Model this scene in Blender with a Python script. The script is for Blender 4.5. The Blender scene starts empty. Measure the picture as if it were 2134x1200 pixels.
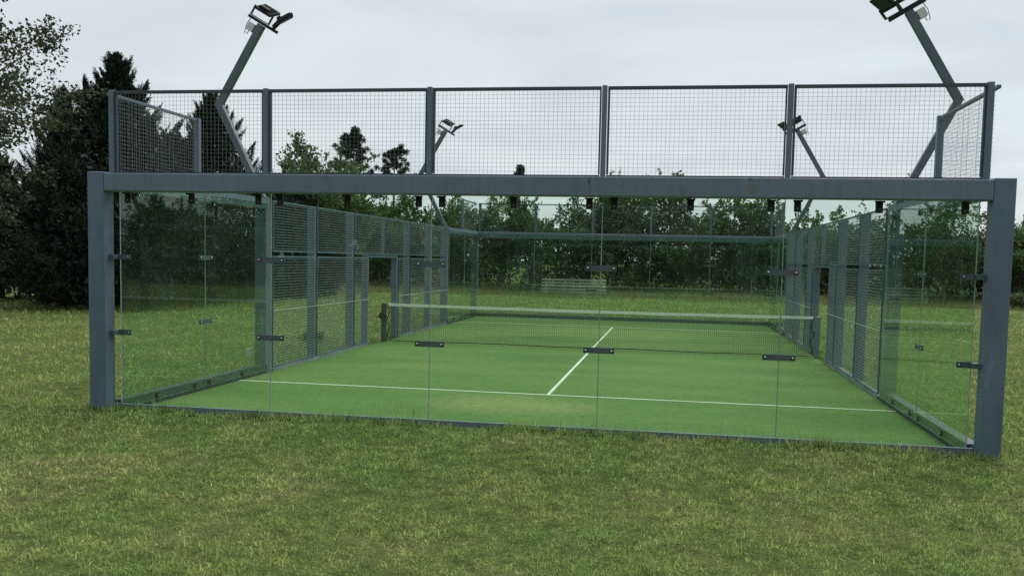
import bpy, math, random
import numpy as np
from mathutils import Vector, Matrix
R = math.radians
scene = bpy.context.scene
col = scene.collection

# ------------------------------------------------------------------ camera
cam = bpy.data.cameras.new('camera'); camo = bpy.data.objects.new('camera', cam); col.objects.link(camo)
camo.location = (1.822, -9.862, 2.038)
camo.rotation_euler = (1.50322, -0.02251, 0.15889)
cam.sensor_width = 36.0; cam.lens = 36.0 * 1807.67 / 2134
cam.shift_x = -(1115.1 - 1067) / 2134; cam.shift_y = (663.1 - 600) / 2134
cam.clip_start = 0.1; cam.clip_end = 3000
scene.camera = camo
CAM = np.array(camo.location)

# ------------------------------------------------------------------ sky and sun (overcast)
SUN_EL, SUN_AZ = R(58), R(25)          # high sun behind thin cloud, beyond the court
world = bpy.data.worlds.new('World'); scene.world = world; world.use_nodes = True
nt = world.node_tree; N = nt.nodes; L = nt.links
bg = N['Background']; bg.inputs['Strength'].default_value = 0.1
sky = N.new('ShaderNodeTexSky'); sky.sky_type = 'NISHITA'; sky.sun_disc = False
sky.sun_elevation = SUN_EL; sky.sun_rotation = SUN_AZ
tc = N.new('ShaderNodeTexCoord')
sep = N.new('ShaderNodeSeparateXYZ'); L.new(tc.outputs['Generated'], sep.inputs[0])
zz = N.new('ShaderNodeMath'); zz.operation = 'MAXIMUM'; L.new(sep.outputs[2], zz.inputs[0]); zz.inputs[1].default_value = 0.0
za = N.new('ShaderNodeMath'); za.operation = 'ADD'; L.new(zz.outputs[0], za.inputs[0]); za.inputs[1].default_value = 0.12
dx = N.new('ShaderNodeMath'); dx.operation = 'DIVIDE'; L.new(sep.outputs[0], dx.inputs[0]); L.new(za.outputs[0], dx.inputs[1])
dy = N.new('ShaderNodeMath'); dy.operation = 'DIVIDE'; L.new(sep.outputs[1], dy.inputs[0]); L.new(za.outputs[0], dy.inputs[1])
cmb = N.new('ShaderNodeCombineXYZ'); L.new(dx.outputs[0], cmb.inputs[0]); L.new(dy.outputs[0], cmb.inputs[1])
n1 = N.new('ShaderNodeTexNoise'); n1.inputs['Scale'].default_value = 0.95; n1.inputs['Detail'].default_value = 6; n1.inputs['Roughness'].default_value = 0.52
n1.inputs['Distortion'].default_value = 0.6
L.new(cmb.outputs[0], n1.inputs['Vector'])
cr = N.new('ShaderNodeValToRGB')
cr.color_ramp.elements[0].position = 0.30; cr.color_ramp.elements[0].color = (0.485, 0.525, 0.56, 1)
cr.color_ramp.elements[1].position = 0.62; cr.color_ramp.elements[1].color = (0.58, 0.628, 0.64, 1)
L.new(n1.outputs['Fac'], cr.inputs[0])
mul = N.new('ShaderNodeVectorMath'); mul.operation = 'SCALE'; mul.inputs['Scale'].default_value = 8.95
L.new(cr.outputs[0], mul.inputs[0])
mx = N.new('ShaderNodeMix'); mx.data_type = 'RGBA'; mx.inputs['Factor'].default_value = 0.95
L.new(sky.outputs[0], mx.inputs['A']); L.new(mul.outputs[0], mx.inputs['B'])
L.new(mx.outputs['Result'], bg.inputs['Color'])

sl = bpy.data.lights.new('sun', 'SUN'); sl.energy = 2.0; sl.angle = R(50); sl.color = (1.0, 0.965, 0.91)
so = bpy.data.objects.new('sun', sl); col.objects.link(so)
sd = Vector((math.sin(SUN_AZ) * math.cos(SUN_EL), math.cos(SUN_AZ) * math.cos(SUN_EL), math.sin(SUN_EL)))
so.rotation_euler = (-sd).to_track_quat('-Z', 'Y').to_euler(); so.location = (20, 30, 40)

vs = scene.view_settings; vs.view_transform = 'Standard'; vs.look = 'None'; vs.exposure = 0.55; vs.gamma = 1.0; vs.use_curve_mapping = False
scene.render.engine = 'CYCLES'
cy = scene.cycles; cy.max_bounces = 8; cy.transparent_max_bounces = 40; cy.diffuse_bounces = 3; cy.glossy_bounces = 4
cy.use_denoising = False; cy.use_adaptive_sampling = False; cy.caustics_reflective = False; cy.caustics_refractive = False

# ------------------------------------------------------------------ materials
def mat(name):
    m = bpy.data.materials.new(name); m.use_nodes = True
    return m, m.node_tree.nodes, m.node_tree.links
def ramp(N, stops):
    c = N.new('ShaderNodeValToRGB'); e = c.color_ramp.elements
    e[0].position, e[0].color = stops[0][0], (*stops[0][1], 1)
    e[1].position, e[1].color = stops[-1][0], (*stops[-1][1], 1)
    for p, k in stops[1:-1]:
        q = e.new(p); q.color = (*k, 1)
    return c
def noise(N, L, scale, detail=4, rough=0.55, vec=None, dist=0.0):
    n = N.new('ShaderNodeTexNoise'); n.inputs['Scale'].default_value = scale; n.inputs['Detail'].default_value = detail
    n.inputs['Roughness'].default_value = rough; n.inputs['Distortion'].default_value = dist
    if vec is not None: L.new(vec, n.inputs['Vector'])
    return n
def mixc(N, L, fac, a, b, mode='MIX'):
    m = N.new('ShaderNodeMix'); m.data_type = 'RGBA'; m.blend_type = mode
    for s, v in (('Factor', fac), ('A', a), ('B', b)):
        if hasattr(v, 'is_output'): L.new(v, m.inputs[s])
        elif s == 'Factor': m.inputs[s].default_value = v
        else: m.inputs[s].default_value = (*v, 1)
    return m.outputs['Result']
def mth(N, L, op, a, b=None, clamp=False):
    m = N.new('ShaderNodeMath'); m.operation = op; m.use_clamp = clamp
    for i, v in enumerate((a, b)):
        if v is None: continue
        if hasattr(v, 'is_output'): L.new(v, m.inputs[i])
        else: m.inputs[i].default_value = v
    return m.outputs[0]

def paint(name, base, rough=0.42, var=0.18, stains=(), scuffs=0.0, metallic=0.0):
    m, N, L = mat(name); b = N['Principled BSDF']
    t = N.new('ShaderNodeTexCoord'); v = t.outputs['Object']
    n = noise(N, L, 1.3, 5, 0.6, v)
    lo = tuple(c * (1 - var) for c in base); hi = tuple(min(1, c * (1 + var)) for c in base)
    c = ramp(N, [(0.3, lo), (0.7, hi)]); L.new(n.outputs['Fac'], c.inputs[0]); out = c.outputs[0]
    if scuffs:
        mp = N.new('ShaderNodeMapping'); mp.inputs['Scale'].default_value = (3, 3, 0.8); L.new(v, mp.inputs['Vector'])
        s = noise(N, L, 1.6, 6, 0.6, mp.outputs[0])
        k = ramp(N, [(0.60, (0, 0, 0)), (0.72, (1, 1, 1))]); L.new(s.outputs['Fac'], k.inputs[0])
        f = mth(N, L, 'MULTIPLY', k.outputs[0], scuffs)
        out = mixc(N, L, f, out, tuple(min(1, c * 1.9 + 0.03) for c in base))
    if stains:
        w = noise(N, L, 14, 3, 0.6, v)
        sp = N.new('ShaderNodeSeparateXYZ'); L.new(v, sp.inputs[0])
        for (sx, sz, rx, rz, colr) in stains:
            ax = mth(N, L, 'DIVIDE', mth(N, L, 'SUBTRACT', sp.outputs[0], sx), rx)
            az = mth(N, L, 'DIVIDE', mth(N, L, 'SUBTRACT', sp.outputs[2], sz), rz)
            d = mth(N, L, 'ADD', mth(N, L, 'POWER', mth(N, L, 'ABSOLUTE', ax), 2.0), mth(N, L, 'POWER', mth(N, L, 'ABSOLUTE', az), 2.0))
            d = mth(N, L, 'ADD', d, mth(N, L, 'MULTIPLY', w.outputs['Fac'], 1.2))
            f = mth(N, L, 'MULTIPLY', mth(N, L, 'SUBTRACT', 1.5, d, True), 0.9, True)
            out = mixc(N, L, f, out, colr)
    if name.startswith(('steel', 'pole', 'joint')):
        mq = N.new('ShaderNodeMapping'); mq.inputs['Scale'].default_value = (7, 7, 0.7); L.new(v, mq.inputs['Vector'])
        dn = noise(N, L, 2.2, 5, 0.65, mq.outputs[0]); dk = ramp(N, [(0.34, (0.89, 0.89, 0.88)), (0.52, (1, 1, 1)), (0.75, (1.05, 1.05, 1.04))]); L.new(dn.outputs['Fac'], dk.inputs[0])
        out = mixc(N, L, 1.0, out, dk.outputs[0], 'MULTIPLY')
    L.new(out, b.inputs['Base Color']); b.inputs['Metallic'].default_value = metallic
    r = noise(N, L, 6, 4, 0.6, v)
    rr = N.new('ShaderNodeMapRange'); rr.inputs['To Min'].default_value = rough - 0.08; rr.inputs['To Max'].default_value = rough + 0.14
    L.new(r.outputs['Fac'], rr.inputs['Value']); L.new(rr.outputs[0], b.inputs['Roughness'])
    bp = N.new('ShaderNodeBump'); bp.inputs['Strength'].default_value = 0.06; bp.inputs['Distance'].default_value = 0.01
    L.new(r.outputs['Fac'], bp.inputs['Height']); L.new(bp.outputs[0], b.inputs['Normal'])
    return m
STEEL = (0.13, 0.178, 0.235)
M = {}
M['steel'] = paint('steel_paint', STEEL, 0.45, 0.12)
M['post'] = paint('steel_post_paint', (0.122, 0.166, 0.23), 0.42, 0.14, scuffs=0.6)
M['beam'] = paint('steel_beam_paint', (0.142, 0.19, 0.243), 0.45, 0.12, stains=(
    (0.86, 2.91, 0.022, 0.05, (0.035, 0.025, 0.02)), (0.87, 2.80, 0.03, 0.10, (0.16, 0.14, 0.10)),
    (2.60, 2.955, 0.035, 0.022, (0.07, 0.04, 0.02)), (2.62, 2.86, 0.045, 0.10, (0.17, 0.15, 0.11)), (-3.5, 2.86, 0.02, 0.05, (0.15, 0.18, 0.2))))
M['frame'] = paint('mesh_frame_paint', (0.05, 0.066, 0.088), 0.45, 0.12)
M['wire'] = paint('wire_paint', (0.17, 0.2, 0.21), 0.5, 0.1)
M['sidewire'] = paint('side_wire_galvanised', (0.23, 0.27, 0.28), 0.5, 0.1)
M['ledge'] = paint('ledge_steel', (0.22, 0.25, 0.27), 0.6, 0.3)
M['black'] = paint('black_plate', (0.012, 0.013, 0.015), 0.5, 0.2)
M['plate'] = paint('joint_plate_paint', (0.085, 0.112, 0.135), 0.4, 0.15)
M['chrome'] = paint('bolt_steel', (0.65, 0.66, 0.66), 0.22, 0.05, metallic=1.0)
M['rod'] = paint('galvanised_rod', (0.45, 0.47, 0.47), 0.4, 0.1, metallic=0.4)
M['lamp'] = paint('lamp_housing', (0.010, 0.012, 0.015), 0.7, 0.2)
M['pole'] = paint('pole_paint', (0.095, 0.125, 0.15), 0.45, 0.12)
M['whitebox'] = paint('white_plastic', (0.62, 0.63, 0.6), 0.5, 0.05)
M['tape'] = paint('white_tape', (0.84, 0.86, 0.80), 0.8, 0.08)
M['cord'] = paint('black_cord', (0.012, 0.014, 0.013), 0.8, 0.1)
M['netpost'] = paint('net_post_paint', (0.05, 0.055, 0.055), 0.5, 0.2)
M['wood'] = paint('weathered_wood', (0.38, 0.36, 0.32), 0.85, 0.35)
M['fpost'] = paint('fence_post_wood', (0.16, 0.15, 0.125), 0.85, 0.3)
M['line'] = paint('line_turf', (0.62, 0.68, 0.55), 0.9, 0.12)
M['rubber'] = M['black']

def glass_mat():
    m, N, L = mat('green_glass'); N.remove(N['Principled BSDF']); o = N['Material Output']
    tr = N.new('ShaderNodeBsdfTransparent'); tr.inputs['Color'].default_value = (0.905, 0.968, 0.928, 1)
    gl = N.new('ShaderNodeBsdfGlossy'); gl.inputs['Roughness'].default_value = 0.0; gl.inputs['Color'].default_value = (0.95, 1, 0.97, 1)
    ge = N.new('ShaderNodeNewGeometry'); dt = N.new('ShaderNodeVectorMath'); dt.operation = 'DOT_PRODUCT'
    L.new(ge.outputs['Normal'], dt.inputs[0]); L.new(ge.outputs['Incoming'], dt.inputs[1])
    sch = mth(N, L, 'POWER', mth(N, L, 'SUBTRACT', 1.0, mth(N, L, 'ABSOLUTE', dt.outputs['Value']), True), 5.0)     # Schlick, same for both faces of the sheet
    lw = mth(N, L, 'ADD', mth(N, L, 'MULTIPLY', sch, 0.96), 0.04)
    mx = N.new('ShaderNodeMixShader'); L.new(lw, mx.inputs[0]); L.new(tr.outputs[0], mx.inputs[1]); L.new(gl.outputs[0], mx.inputs[2])
    t = N.new('ShaderNodeTexCoord')
    mp = N.new('ShaderNodeMapping'); mp.inputs['Scale'].default_value = (1.2, 1.2, 0.5); L.new(t.outputs['Object'], mp.inputs['Vector'])
    d = noise(N, L, 1.4, 6, 0.62, mp.outputs[0])
    rr = N.new('ShaderNodeMapRange'); rr.inputs['From Min'].default_value = 0.35; rr.inputs['From Max'].default_value = 0.75
    rr.inputs['To Min'].default_value = 0.0008; rr.inputs['To Max'].default_value = 0.02; L.new(d.outputs['Fac'], rr.inputs['Value'])
    df = N.new('ShaderNodeBsdfDiffuse'); df.inputs['Color'].default_value = (0.5, 0.56, 0.5, 1)
    m2 = N.new('ShaderNodeMixShader'); L.new(rr.outputs[0], m2.inputs[0]); L.new(mx.outputs[0], m2.inputs[1]); L.new(df.outputs[0], m2.inputs[2])
    L.new(m2.outputs[0], o.inputs['Surface'])
    return m
M['glass'] = glass_mat()
M['seal'] = paint('clear_silicone', (0.33, 0.39, 0.35), 0.35, 0.25)
M['edge'] = paint('glass_edge', (0.42, 0.55, 0.47), 0.25, 0.2)

def leaf_mat(name, stops, trans=0.25, patch=None, pscale=0.5):
    m, N, L = mat(name); N.remove(N['Principled BSDF']); o = N['Material Output']
    g = N.new('ShaderNodeNewGeometry')
    c = ramp(N, stops); L.new(g.outputs['Random Per Island'], c.inputs[0]); out = c.outputs[0]
    if patch:
        t = N.new('ShaderNodeTexCoord'); n = noise(N, L, pscale, 3, 0.5, t.outputs['Object'])
        k = ramp(N, [(0.45, (0, 0, 0)), (0.65, (1, 1, 1))]); L.new(n.outputs['Fac'], k.inputs[0])
        out = mixc(N, L, k.outputs[0], out, mixc(N, L, 1.0, out, patch, 'MULTIPLY'))
    df = N.new('ShaderNodeBsdfDiffuse'); tl = N.new('ShaderNodeBsdfTranslucent')
    L.new(out, df.inputs['Color']); L.new(out, tl.inputs['Color'])
    mx = N.new('ShaderNodeMixShader'); mx.inputs[0].default_value = trans; L.new(df.outputs[0], mx.inputs[1]); L.new(tl.outputs[0], mx.inputs[2])
    gl = N.new('ShaderNodeBsdfGlossy'); gl.inputs['Roughness'].default_value = 0.5
    m2 = N.new('ShaderNodeMixShader'); m2.inputs[0].default_value = 0.03; L.new(mx.outputs[0], m2.inputs[1]); L.new(gl.outputs[0], m2.inputs[2])
    L.new(m2.outputs[0], o.inputs['Surface'])
    return m
M['cypress'] = leaf_mat('cypress_foliage', [(0.0, (0.010, 0.018, 0.013)), (0.6, (0.018, 0.03, 0.02)), (1.0, (0.032, 0.046, 0.027))], 0.12)
M['leafA'] = leaf_mat('grey_green_leaf', [(0.0, (0.035, 0.052, 0.032)), (0.6, (0.065, 0.092, 0.052)), (1.0, (0.11, 0.13, 0.07))], 0.3, (1.15, 0.92, 0.75), 0.35)
M['leafB'] = leaf_mat('mid_green_leaf', [(0.0, (0.065, 0.108, 0.04)), (0.5, (0.125, 0.195, 0.07)), (1.0, (0.19, 0.275, 0.10))], 0.3, (0.7, 0.72, 0.8), 0.25)
M['leafC'] = leaf_mat('yellow_green_leaf', [(0.0, (0.05, 0.085, 0.02)), (0.5, (0.085, 0.145, 0.035)), (1.0, (0.13, 0.2, 0.055))], 0.35, (0.75, 0.8, 0.8), 0.3)
M['leafD'] = leaf_mat('dark_green_leaf', [(0.0, (0.05, 0.077, 0.035)), (0.5, (0.094, 0.14, 0.056)), (1.0, (0.15, 0.2, 0.082))], 0.25, (1.2, 0.9, 0.8), 0.2)
M['scrub'] = leaf_mat('scrub_leaf', [(0.0, (0.022, 0.036, 0.018)), (0.5, (0.04, 0.062, 0.028)), (1.0, (0.07, 0.098, 0.042))], 0.22, (1.2, 0.9, 0.8), 0.2)
M['pine'] = leaf_mat('pine_needles', [(0.0, (0.018, 0.03, 0.018)), (1.0, (0.04, 0.06, 0.032))], 0.1)
M['bark'] = paint('bark', (0.075, 0.065, 0.052), 0.9, 0.4)
M['palebark'] = paint('pale_bark', (0.17, 0.155, 0.13), 0.9, 0.35)

def grass_mat(name, bright=1.0, blades=True, dry=1.0, tint=(1, 1, 1)):
    m, N, L = mat(name); N.remove(N['Principled BSDF']); o = N['Material Output']
    g = N.new('ShaderNodeNewGeometry'); pos = g.outputs['Position']
    def sc(c): return tuple(x * bright * q for x, q in zip(c, tint))
    fl = N.new('ShaderNodeVectorMath'); fl.operation = 'MULTIPLY'; fl.inputs[1].default_value = (1, 1, 0); L.new(pos, fl.inputs[0]); pos = fl.outputs[0]
    green, lush, yel, brown = sc((0.19, 0.232, 0.084)), sc((0.155, 0.212, 0.074)), sc((0.245, 0.257, 0.11)), sc((0.265, 0.24, 0.14))
    a = noise(N, L, 0.8, 6, 0.66, pos, 0.4)
    ka = ramp(N, [(0.36, lush), (0.52, green), (0.68, yel)]); L.new(a.outputs['Fac'], ka.inputs[0]); out = ka.outputs[0]
    b = noise(N, L, 0.9, 6, 0.65, pos, 0.8)
    kb = ramp(N, [(0.57, (0, 0, 0)), (0.72, (1, 1, 1))]); L.new(b.outputs['Fac'], kb.inputs[0])
    out = mixc(N, L, mth(N, L, 'MULTIPLY', kb.outputs[0], 0.55 * dry), out, brown)
    c2 = noise(N, L, 5.0, 5, 0.7, pos)
    kc = ramp(N, [(0.3, (0.55, 0.58, 0.6)), (0.7, (1.3, 1.3, 1.25))]); L.new(c2.outputs['Fac'], kc.inputs[0])
    out = mixc(N, L, 1.0, out, kc.outputs[0], 'MULTIPLY')
    if blades:
        r = ramp(N, [(0.0, (0.38, 0.43, 0.43)), (0.5, (0.95, 1.0, 0.95)), (0.86, (1.3, 1.3, 1.2)), (0.95, (1.7, 1.55, 1.5)), (1.0, (2.1, 1.8, 1.9))])
        L.new(g.outputs['Random Per Island'], r.inputs[0]); out = mixc(N, L, 1.0, out, r.outputs[0], 'MULTIPLY')
    else:
        f = noise(N, L, 34.0, 4, 0.75, pos)
        kf = ramp(N, [(0.3, (0.5, 0.5, 0.5)), (0.72, (1.35, 1.35, 1.3))]); L.new(f.outputs['Fac'], kf.inputs[0])
        out = mixc(N, L, 1.0, out, kf.outputs[0], 'MULTIPLY')
    df = N.new('ShaderNodeBsdfDiffuse'); L.new(out, df.inputs['Color'])
    if blades:
        tl = N.new('ShaderNodeBsdfTranslucent'); L.new(out, tl.inputs['Color'])
        mx = N.new('ShaderNodeMixShader'); mx.inputs[0].default_value = 0.42; L.new(df.outputs[0], mx.inputs[1]); L.new(tl.outputs[0], mx.inputs[2])
        L.new(mx.outputs[0], o.inputs['Surface'])
    else:
        bp = N.new('ShaderNodeBump'); bp.inputs['Strength'].default_value = 0.7; bp.inputs['Distance'].default_value = 0.05
        L.new(mth(N, L, 'ADD', f.outputs['Fac'], mth(N, L, 'MULTIPLY', c2.outputs['Fac'], 1.5)), bp.inputs['Height'])
        L.new(bp.outputs[0], df.inputs['Normal']); L.new(df.outputs[0], o.inputs['Surface'])
    return m
M['lawn'] = grass_mat('lawn_ground', 0.65, False)
M['blade'] = grass_mat('grass_blades', 2.0, True)
M['rough'] = grass_mat('rough_grass_blades', 1.0, True, 1.6, (1.15, 0.93, 1.25))

def turf_mat():
    m, N, L = mat('court_turf'); b = N['Principled BSDF']; b.inputs['Roughness'].default_value = 0.9; b.inputs['Specular IOR Level'].default_value = 0.15
    t = N.new('ShaderNodeTexCoord'); v = t.outputs['Object']
    mp = N.new('ShaderNodeMapping'); mp.inputs['Scale'].default_value = (0.35, 1.0, 1); L.new(v, mp.inputs['Vector'])
    a = noise(N, L, 0.7, 5, 0.6, mp.outputs[0], 0.3)
    ka = ramp(N, [(0.32, (0.070, 0.155, 0.040)), (0.5, (0.092, 0.185, 0.048)), (0.7, (0.125, 0.21, 0.060))]); L.new(a.outputs['Fac'], ka.inputs[0]); out = ka.outputs[0]
    # worn, sandy zone behind and around the service T
    sp = N.new('ShaderNodeSeparateXYZ'); L.new(v, sp.inputs[0])
    wob = noise(N, L, 1.1, 5, 0.65, v, 0.5)
    mp2 = N.new('ShaderNodeMapping'); mp2.inputs['Scale'].default_value = (9, 1.6, 1); mp2.inputs['Rotation'].default_value = (0, 0, 0.5); L.new(v, mp2.inputs['Vector'])
    stre = noise(N, L, 1.0, 4, 0.7, mp2.outputs[0])
    def blob(cx, cyy, rx, ry, st, coll):
        nonlocal out
        ax = mth(N, L, 'DIVIDE', mth(N, L, 'SUBTRACT', sp.outputs[0], cx), rx); ay = mth(N, L, 'DIVIDE', mth(N, L, 'SUBTRACT', sp.outputs[1], cyy), ry)
        d = mth(N, L, 'ADD', mth(N, L, 'MULTIPLY', ax, ax), mth(N, L, 'MULTIPLY', ay, ay))
        d = mth(N, L, 'ADD', d, mth(N, L, 'ADD', mth(N, L, 'MULTIPLY', wob.outputs['Fac'], 0.9), mth(N, L, 'MULTIPLY', stre.outputs['Fac'], 1.3)))
        f = mth(N, L, 'MULTIPLY', mth(N, L, 'SUBTRACT', 1.95, d, True), st, True)
        out = mixc(N, L, f, out, coll)
    blob(-0.4, 2.0, 1.5, 0.95, 0.5, (0.29, 0.31, 0.13)); blob(1.9, 6.2, 1.6, 1.6, 0.22, (0.20, 0.26, 0.08)); blob(-2.6, 6.0, 1.5, 1.5, 0.16, (0.20, 0.27, 0.08))
    blob(0, 15.0, 4.2, 2.4, 0.45, (0.19, 0.28, 0.08)); blob(-4, 13, 2, 2, 0.25, (0.2, 0.26, 0.09))
    f2 = noise(N, L, 60, 3, 0.7, v); kf = ramp(N, [(0.3, (0.82, 0.82, 0.82)), (0.7, (1.15, 1.15, 1.15))]); L.new(f2.outputs['Fac'], kf.inputs[0])
    out = mixc(N, L, 1.0, out, kf.outputs[0], 'MULTIPLY')
    f3 = noise(N, L, 7, 6, 0.75, v, 0.3); k3 = ramp(N, [(0.32, (0.80, 0.86, 0.80)), (0.5, (1, 1, 1)), (0.7, (1.22, 1.12, 1.18))]); L.new(f3.outputs['Fac'], k3.inputs[0])
    out = mixc(N, L, 1.0, out, k3.outputs[0], 'MULTIPLY')
    L.new(out, b.inputs['Base Color'])
    bp = N.new('ShaderNodeBump'); bp.inputs['Strength'].default_value = 0.25; bp.inputs['Distance'].default_value = 0.01
    L.new(f2.outputs['Fac'], bp.inputs['Height']); L.new(bp.outputs[0], b.inputs['Normal'])
    return m
M['turf'] = turf_mat()

# ------------------------------------------------------------------ mesh helpers
def tag(o, label=None, cat=None, group=None, kind=None):
    if label: o['label'] = label
    if cat: o['category'] = cat
    if group: o['group'] = group
    if kind: o['kind'] = kind
    return o
def empty(name, loc=(0, 0, 0), rz=0.0):
    e = bpy.data.objects.new(name, None); col.objects.link(e); e.location = loc; e.rotation_euler = (0, 0, rz); e.empty_display_size = 0.2
    return e
def link(name, me, parent=None):
    o = bpy.data.objects.new(name, me); col.objects.link(o)
    if parent is not None: o.parent = parent
    return o
def np_mesh(name, V, F, mats, midx=None, smooth=False):
    """V (n,3); F (m,k) index array with constant k, or a list of such arrays"""
    me = bpy.data.meshes.new(name); V = np.asarray(V, np.float32)
    Fs = F if isinstance(F, list) else [F]; Fs = [np.asarray(f, np.int32) for f in Fs if len(f)]
    me.vertices.add(len(V)); me.vertices.foreach_set('co', V.ravel())
    tot = np.concatenate([np.full(len(f), f.shape[1], np.int32) for f in Fs]); li = np.concatenate([f.ravel() for f in Fs])
    me.loops.add(len(li)); me.loops.foreach_set('vertex_index', li)
    me.polygons.add(len(tot)); st = np.concatenate([[0], np.cumsum(tot)[:-1]]).astype(np.int32)
    me.polygons.foreach_set('loop_start', st)
    try: me.polygons.foreach_set('loop_total', tot)
    except Exception: pass
    for m in (mats if isinstance(mats, (list, tuple)) else [mats]): me.materials.append(m)
    if midx is not None: me.polygons.foreach_set('material_index', np.asarray(midx, np.int32))
    if smooth: me.polygons.foreach_set('use_smooth', np.ones(len(tot), bool))
    me.update(calc_edges=True); me.validate()
    return me
class MB:
    def __init__(s): s.v = []; s.f = []; s.m = []
    def box(s, a, b, mi=0, edge=None, bev=0.0):
        x0, y0, z0 = a; x1, y1, z1 = b; o = len(s.v)
        s.v += [(x0, y0, z0), (x1, y0, z0), (x1, y1, z0), (x0, y1, z0), (x0, y0, z1), (x1, y0, z1), (x1, y1, z1), (x0, y1, z1)]
        fs = [(0, 3, 2, 1), (4, 5, 6, 7), (0, 1, 5, 4), (1, 2, 6, 5), (2, 3, 7, 6), (3, 0, 4, 7)]
        s.f += [tuple(i + o for i in f) for f in fs]; s.m += [mi] * 6 if edge is None else edge
        return s
    def bar(s, p, q, w, h, up=(0, 0, 1), mi=0):
        """box beam from p to q; w across, h along 'up'"""
        p = Vector(p); q = Vector(q); d = (q - p).normalized(); u = Vector(up); sd_ = d.cross(u).normalized(); u = sd_.cross(d).normalized()
        o = len(s.v)
        for c in (p, q):
            for a, b in ((-1, -1), (1, -1), (1, 1), (-1, 1)): s.v.append(tuple(c + sd_ * (a * w / 2) + u * (b * h / 2)))
        for f in ((3, 2, 1, 0), (4, 5, 6, 7), (0, 1, 5, 4), (1, 2, 6, 5), (2, 3, 7, 6), (3, 0, 4, 7)): s.f.append(tuple(i + o for i in f)); s.m.append(mi)
        return s
    def tube(s, pts, rad, k=6, mi=0):
        pts = [Vector(p) for p in pts]; rs = rad if isinstance(rad, (list, tuple)) else [rad] * len(pts); o = len(s.v)
        ref = None
        for i, p in enumerate(pts):
            d = (pts[min(i + 1, len(pts) - 1)] - pts[max(i - 1, 0)]).normalized()
            if ref is None: ref = Vector((1, 0, 0)) if abs(d.x) < 0.8 else Vector((0, 1, 0))
            a = d.cross(ref).normalized(); b = d.cross(a).normalized(); ref = -b if False else ref
            for j in range(k):
                t = 2 * math.pi * j / k; s.v.append(tuple(p + a * (rs[i] * math.cos(t)) + b * (rs[i] * math.sin(t))))
        for i in range(len(pts) - 1):
            for j in range(k):
                s.f.append((o + i * k + j, o + i * k + (j + 1) % k, o + (i + 1) * k + (j + 1) % k, o + (i + 1) * k + j)); s.m.append(mi)
        s.f.append(tuple(o + j for j in range(k))[::-1]); s.m.append(mi); e = o + (len(pts) - 1) * k
        s.f.append(tuple(e + j for j in range(k))); s.m.append(mi)
        return s
    def mesh(s, name, mats):
        me = bpy.data.meshes.new(name); me.from_pydata(s.v, [], s.f)
        for m in (mats if isinstance(mats, (list, tuple)) else [mats]): me.materials.append(m)
        me.polygons.foreach_set('material_index', s.m); me.update()
        return me
    def build(s, name, mats, parent=None): return link(name, s.mesh(name, mats), parent)
def bevel(o, w=0.006, seg=2):
    md = o.modifiers.new('bevel', 'BEVEL'); md.width = w; md.segments = seg; md.limit_method = 'ANGLE'; md.harden_normals = False
    return o
def copy_tree(o, parent=None):
    c = o.copy(); col.objects.link(c); c.parent = parent
    for ch in list(o.children): copy_tree(ch, c)
    return c
def grid_wires(name, o, ua, ub, u0, u1, w0, w1, pitch, th, m, parent, jitter=0.0, seed=0, th2=None):
    """welded mesh: wires along axis vectors ua and ub from origin o, spanning [u0,u1]x[w0,w1]"""
    o = np.array(o, float); ua = np.array(ua, float); ub = np.array(ub, float); n = np.cross(ua, ub)
    rg = np.random.default_rng(seed); V = []; F = []
    th2 = th2 or th
    def add(p, q, s1, off, th):
        b = len(V) * 1
        e = n
        for c in (p, q):
            for a, k in ((-1, -1), (1, -1), (1, 1), (-1, 1)): V.append(c + s1 * (a * th / 2) + e * (k * th / 2 + off))
        for f in ((0, 1, 5, 4), (1, 2, 6, 5), (2, 3, 7, 6), (3, 0, 4, 7)): F.append([i + b for i in f])
    nu = int(round((u1 - u0) / pitch)); nw = int(round((w1 - w0) / pitch))
    for i in range(1, nu):
        u = u0 + (u1 - u0) * i / nu; j = rg.normal(0, jitter, 2); add(o + ua * (u + j[0]) + ub * w0, o + ua * (u + j[1]) + ub * w1, ua, 0, th)
    for i in range(1, nw):
        w = w0 + (w1 - w0) * i / nw; j = rg.normal(0, jitter, 2); add(o + ub * (w + j[0]) + ua * u0, o + ub * (w + j[1]) + ua * u1, ub, th * 0.9, th2)
    return tag(link(name, np_mesh(name, np.array(V), np.array(F), m), parent), kind='stuff')
def bolt_mesh(name, r=0.013, d=0.012, axis='y'):
    b = MB(); pts = [(0, 0, 0), (0, -d * 0.7, 0), (0, -d, 0)] if axis == 'y' else [(0, 0, 0), (d * 0.7, 0, 0), (d, 0, 0)]
    b.tube(pts, [r, r, r * 0.55], 8, 0)
    pts2 = [(0, 0.001, 0), (0, -d * 0.25, 0)] if axis == 'y' else [(-0.001, 0, 0), (d * 0.25, 0, 0)]
    b.tube(pts2, r * 1.75, 8, 1)
    return b.mesh(name, [M['chrome'], M['black']])

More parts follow.
